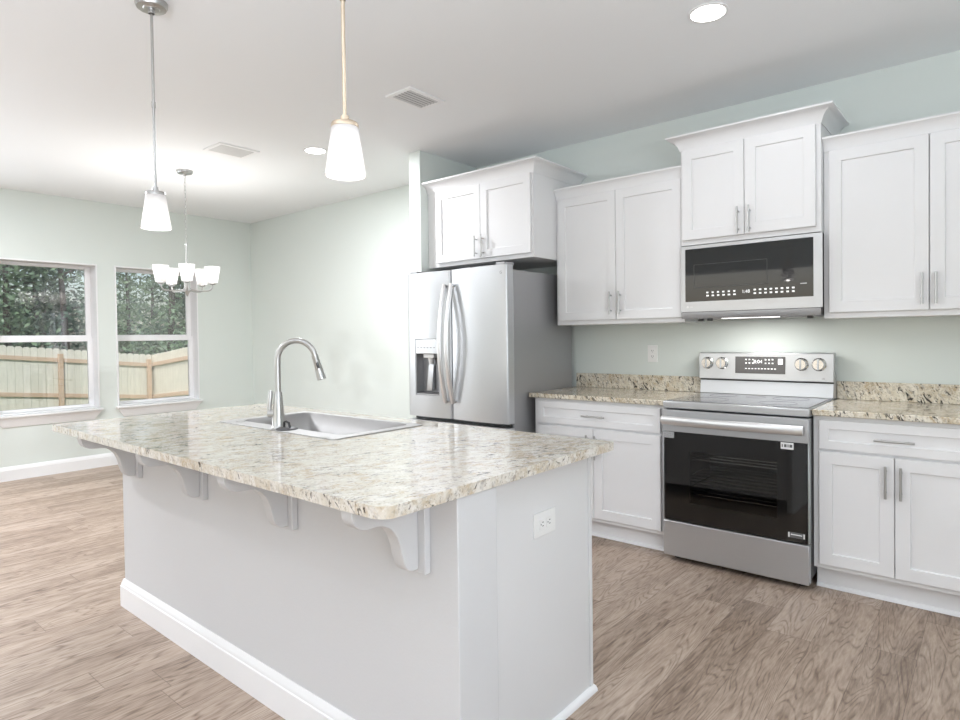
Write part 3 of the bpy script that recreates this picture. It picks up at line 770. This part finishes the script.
# ------------------------------------------------------------------ outlets
def outlet(label, c, axis, horiz, w_=.072, h_=.116):
    t = thing('power_outlet', label, 'outlet', c, 'duplex outlets')
    x, y, z = c
    def bx(b, a0,a1,d0,d1,z0,z1):   # a: along the surface, d: out of it
        if axis == '-Y': b.box(x+a0,x+a1,y-d1,y-d0,z+z0,z+z1)
        else: b.box(x+d0,x+d1,y+a0,y+a1,z+z0,z+z1)
    W2_, H2 = (h_/2,w_/2) if horiz else (w_/2,h_/2)
    b = B(); bx(b,-W2_,W2_,.0003,.006,-H2,H2); pl = b.build('cover_plate', M['white'], t, bevel=.002)
    for s in (-1,1):
        b = B(); o = s*.0195
        if horiz: bx(b,o-.014,o+.014,.0061,.0085,-.0165,.0165)
        else: bx(b,-.0165,.0165,.0061,.0085,o-.014,o+.014)
        rc_ = b.build('receptacle', M['white'], pl, bevel=.001)
        b = B()
        for k in (-1,1):
            if horiz: bx(b,o-.001,o+.007,.0086,.0090,k*.006-.0013,k*.006+.0013)
            else: bx(b,k*.006-.0013,k*.006+.0013,.0086,.0090,o-.001,o+.007)
        if horiz: bx(b,o-.009,o-.005,.0086,.0090,-.002,.002)
        else: bx(b,-.002,.002,.0086,.0090,o-.009,o-.005)
        b.build('slots', M['slot'], rc_)
outlet('white upright outlet on the mint wall left of the range', (-.358,-.0002,1.165), '-Y', False)
outlet('white sideways outlet on the island end panel', (IX1,-2.410,.690), '+X', True, .078,.122)

# ------------------------------------------------------------------ ceiling fittings
def downlight(label, x, y, watt):
    t = thing('recessed_downlight', label, 'ceiling light', (x,y,H), 'recessed ceiling downlights')
    B().lathe([(.074,-.0005),(.088,-.0005),(.088,-.004),(.082,-.006),(.074,-.005)], (x,y,H), 40, closed=True).build('trim_ring', M['trim'], t)
    B().lathe([(0,-.0008),(.0735,-.0008),(.0735,-.0045),(0,-.0055)], (x,y,H), 40).build('lens', M['lamp'], t)
    light('downlight_or_fill', 'AREA', (x,y,H-.012), watt, (0,0,0), (.97,.985,1.03), shape='DISK', size=.13)
downlight('round recessed downlight in the ceiling above the range', .484, -1.247, 6)
downlight('round recessed downlight in the ceiling beside the right pendant shade', -2.535, -1.225, 52)
light('downlight_or_fill', 'AREA', (-3.6,-4.6,H-.012), 50, (0,0,0), (.97,.985,1.03), shape='DISK', size=.13)   # added fill lamp without a fitting, out of view over the living room
light('downlight_or_fill', 'AREA', (-4.1,-3.45,H-.012), 50, (0,0,0), (.97,.985,1.03), shape='DISK', size=.13)   # and another added, out of view, to brighten the dining side
def vent(label, x, y, sx, sy, m, gap):
    t = thing('ceiling_vent', label, 'vent', (x,y,H), 'ceiling air vents')
    a, b_ = sx/2, sy/2; f = .028
    b = B(); z0, z1 = H-.008, H-.0005
    b.box(x-a-f,x-a,y-b_-f,y+b_+f,z0,z1).box(x+a,x+a+f,y-b_-f,y+b_+f,z0,z1).box(x-a,x+a,y-b_-f,y-b_,z0,z1).box(x-a,x+a,y+b_,y+b_+f,z0,z1)
    b.build('frame', M['trim'], t)
    B().box(x-a,x+a,y-b_,y+b_,H-.0015,H-.0005).build('duct_opening', M['duct'], t)
    n = 6
    for i in range(n):
        cx = x-a+(i+.5)*sx/n; w_ = sx/n*gap
        B().prism([(cx-w_,H-.0085),(cx-w_+.001,H-.0095),(cx+w_,H-.0055),(cx+w_-.001,H-.0045)], 'Y', y-b_, y+b_).build('slat', m, t)
vent('slatted ceiling vent nearest the kitchen cabinets', -1.215, -1.432, .155, .240, M['ventgrey'], .27)
vent('pale slatted ceiling vent between the two pendants', -2.998, -1.655, .205, .265, M['ventgrey'], .40)

def glass_shade(prof_out, prof_in, c, name, parent, seg=40):
    return B().lathe(prof_out+prof_in[::-1], c, seg, closed=True).build(name, M['shade'], parent)
def pendant(label, x, y, m):
    t = thing('pendant_light', label, 'pendant light', (x,y,1.77), 'pendant lights over the island')
    B().lathe([(0,0),(.064,0),(.064,-.014),(.058,-.026),(.034,-.028),(.030,-.032),(0,-.032)], (x,y,H-.0005), 40).build('canopy', M['nickel'], t)
    r = B().lathe([(.0125,-.050),(.0125,-.032),(0,-.032)], (x,y,H), 16); r.tube([(x,y,H-.05),(x,y,1.952)], .0058, 14)
    r.lathe([(.0085,2.30),(.0085,2.325)], (x,y,0), 14)
    r.build('rod', m, t)
    B().lathe([(0,.030),(.012,.030),(.014,.012),(.038,.009),(.0405,.004),(.0405,-.004),(0,-.004)], (x,y,1.930), 32).build('cap', m, t)
    c = (x,y,1.783)
    glass_shade([(.0605,0),(.0395,.142)], [(.057,.0),(.0365,.138)], c, 'shade', t)
    B().lathe([(0,-.028),(.016,-.024),(.028,0),(.024,.022),(.013,.045),(.013,.066),(0,.066)], (x,y,1.840), 20).build('bulb', M['bulb'], t)
    light('pendant_lamp', 'POINT', (x,y,1.797), PEND_W, color=(1,.97,.93), shadow_soft_size=.02)
PEND_W = 1.1
pendant('pendant light hanging over the far end of the island', -1.288, -2.926, M['nickel'])
pendant('pendant light hanging over the near end of the island', 0.001, -2.914, M['brass'])

def chandelier(x, y):
    t = thing('chandelier', 'five-arm chandelier with white glass shades in front of the windows', 'chandelier', (x,y,1.70))
    B().lathe([(0,0),(.065,0),(.065,-.012),(.058,-.024),(.02,-.028),(.012,-.04),(0,-.04)], (x,y,H-.0005), 36).build('canopy', M['nickel'], t)
    b = B(); z = 2.715; k = 0
    while z > 2.115:
        pts = []
        for i in range(13):
            a = 2*PI*i/12; dx, dz = .0065*math.cos(a), .019*math.sin(a)
            pts.append((x+dx*(k%2), y+dx*((k+1)%2), z-.019+dz))
        b.tube(pts, .0019, 6, caps=False); z -= .0315; k += 1
    b.build('chain', M['nickel'], t)
    B().lathe([(0,.415),(.006,.412),(.011,.40),(.009,.385),(.010,.12),(.016,.105),(.024,.095),(.024,.03),(.030,.026),(.030,-.004),(.018,-.012),(.010,-.03),(.006,-.045),(0,-.048)], (x,y,1.725), 28).build('column', M['nickel'], t)
    toc = Vector((CAM[0]-x, CAM[1]-y, 0)).normalized(); a0 = math.atan2(toc.y, toc.x)
    for i in range(5):
        a = a0+2*PI*i/5; dx, dy = math.cos(a), math.sin(a); Rr = .208
        b = B(); path = []
        for j in range(13):
            s = j/12
            rr = .022 + (Rr-.022)*min(1,s*1.15) if s < .87 else Rr
            zz = 1.735 - .012*math.sin(PI*min(1,s/.8)) + (max(0,s-.70)/.30)**1.6*.050
            rr = .022+(Rr-.022)*math.sin(min(1,s*1.02)*PI/2)
            path.append((x+dx*rr, y+dy*rr, zz))
        b.tube(path, .0058, 10)
        b.lathe([(0,0),(.020,0),(.026,.004),(.026,.012),(.018,.016),(0,.016)], (x+dx*Rr,y+dy*Rr,1.776), 20)
        b.build('arm', M['nickel'], t)
        c = (x+dx*Rr, y+dy*Rr, 1.7925)
        glass_shade([(.041,0),(.0635,.138)], [(.038,.003),(.060,.138)], c, 'shade', t)
        B().lathe([(0,0),(.012,0),(.013,.03),(.024,.05),(.022,.075),(.012,.088),(0,.090)], c, 18).build('bulb', M['bulb'], t)
        light('chandelier_lamp', 'POINT', (c[0],c[1],c[2]+.100), CHAND_W, color=(1,.98,.95), shadow_soft_size=.02)
CHAND_W = 6.0
chandelier(-3.832, -1.632)

# ------------------------------------------------------------------ yard: lawn, fence, trees
def gz(x, y):   # the lawn falls towards the fence corner
    return -.35 - .045*max(0,-(x+6)) - .085*(max(-6,min(3,y))+3) * min(1,max(0,-(x+6))/8) + .02*max(0,y-3)
b = B(); nx, ny = 16, 24; vs = {}
for i in range(nx+1):
    for j in range(ny+1):
        x = -34 + (XL-WL-.02+34)*i/nx; y = -14 + 34*j/ny
        vs[i,j] = b.bm.verts.new((x,y,gz(x,y)))
for i in range(nx):
    for j in range(ny): b._f([vs[i,j], vs[i+1,j], vs[i+1,j+1], vs[i,j+1]], True)
tag(b.build('lawn', M['grass']), 'sloping grass lawn outside the windows', 'lawn', kind='structure')
FX, FY = -14.5, 2.35
def topz1(y): return 1.26 - .30*max(-1.2,min(1,(y+.66)/3.02))      # along the far run
def topz2(x): return .965 + .105*(x-FX)*.95                         # along the side run
def fence(label, pts, topf, axis, posts):
    a0, a1 = pts
    ref = (FX,(a0+a1)/2,-.6) if axis == 'Y' else ((a0+a1)/2,FY,-.6)
    t = thing('wooden_fence', label, 'fence', ref, 'privacy fence runs around the yard')
    b = B(); wv = .138; a = a0
    while a < a1-.01:
        m = a+wv/2; zt = topf(m)+random.uniform(-.008,.008); zb = zt-1.83
        e = a+wv-.004
        poly = [(a,zb),(e,zb),(e,zt-.03),(e-.03,zt),(a+.03,zt),(a,zt-.03)]
        if axis == 'Y': b.prism(poly, 'X', FX-.017, FX)
        else: b.prism(poly, 'Y', FY, FY+.017)
        a += wv
    b.build('boards', M['fence'], t)
    for dz in (.205,.99,1.66):
        b = B(); n = 10
        for k in range(n):
            q0, q1 = a0+(a1-a0)*k/n, a0+(a1-a0)*(k+1)/n
            z0, z1 = topf(q0)-dz, topf(q1)-dz
            poly = [(q0,z0-.088),(q1,z1-.088),(q1,z1),(q0,z0)]
            if axis == 'Y': b.prism(poly, 'X', FX+.0005, FX+.038)
            else: b.prism(poly, 'Y', FY-.038, FY-.0005)
        b.build('rail', M['rail'], t)
    for p in posts:
        z = topf(p)
        b = B()
        if axis == 'Y': b.box(FX+.039,FX+.128,p-.045,p+.045,z-2.0,z-.11)
        else: b.box(p-.045,p+.045,FY-.128,FY-.039,z-2.0,z-.11)
        b.build('post', M['rail'], t, bevel=.004)
fence('pine privacy fence facing the windows across the yard', (-8.0,FY-.05), topz1, 'Y', [-7.0,-4.6,-2.2,.40,FY-.095])
fence('pine privacy fence run turning towards the house in the right window', (FX+.002,-6.4), topz2, 'X', [-11.6,-9.2,-6.8])

def tree(label, x, y, h, cr, m, nleaf, low=.15):
    g = gz(max(x,-33),y)
    t = thing('tree', label, 'tree', (x,y,g), 'woodland trees behind the fence')
    b = B(); lean = (random.uniform(-.25,.25), random.uniform(-.25,.25))
    r0 = .045+.010*h
    path = [(x+lean[0]*s+.06*math.sin(5*s), y+lean[1]*s, g-.05+h*.92*s) for s in [i/8 for i in range(9)]]
    b.tube(path, [r0*(1-.8*i/8) for i in range(9)], 9)
    clumps = []
    for k in range(16):
        s = random.uniform(low,.98); a = random.uniform(0,2*PI); rr = cr*random.uniform(.35,1.0)*(1.15-.6*s)
        base = Vector((x+lean[0]*s, y+lean[1]*s, g+h*s*.9)); tip = base+Vector((math.cos(a)*rr, math.sin(a)*rr, .15*h*random.uniform(-.2,.6)*.5))
        b.tube([base, (base+tip)/2+Vector((0,0,.08)), tip], [.035,.022,.008], 5)
        clumps.append((tip, random.uniform(.45,.95)))
        clumps.append(((base+tip)/2, random.uniform(.4,.8)))
    b.build('trunk', M['bark'], t)
    f = B()
    for i in range(nleaf):
        c, rad = random.choice(clumps)
        d = Vector((random.gauss(0,1),random.gauss(0,1),random.gauss(0,.75))); d = d.normalized()*rad*random.random()**.5
        p = c+d; s = random.uniform(.05,.11)
        u = Vector((random.gauss(0,1),random.gauss(0,1),random.gauss(0,.6))).normalized()
        v = u.cross(Vector((random.gauss(0,1),random.gauss(0,1),random.gauss(0,1)))).normalized()
        q = [p-u*s, p-v*s*.45+u*s*.1, p+u*s, p+v*s*.45+u*s*.1]
        f._f([f.bm.verts.new(k) for k in q])
    f.build('foliage', m, t)
kinds = [('leaf','dark-leaved'),('leaf2','lighter green')]
spots = []
for row, (xx, n, y0, y1) in enumerate(((-17.2,8,-3.5,8.5),(-20.0,9,-4.5,11.5),(-24.0,9,-5,14))):
    for k in range(n):
        spots.append((xx+random.uniform(-.8,.8), y0+(y1-y0)*(k+.5)/n+random.uniform(-.4,.4), row))
rown = ('just behind the fence','in the second row behind the fence','deep in the woods behind the fence')
for i, (x, y, row) in enumerate(spots):
    mk, kn = kinds[0 if (i*7)%5 < 3 else 1]
    tree('%s woodland tree %s' % (kn, rown[row]), x, y, random.uniform(6.5,9), random.uniform(1.35,1.75), M[mk], 3000)
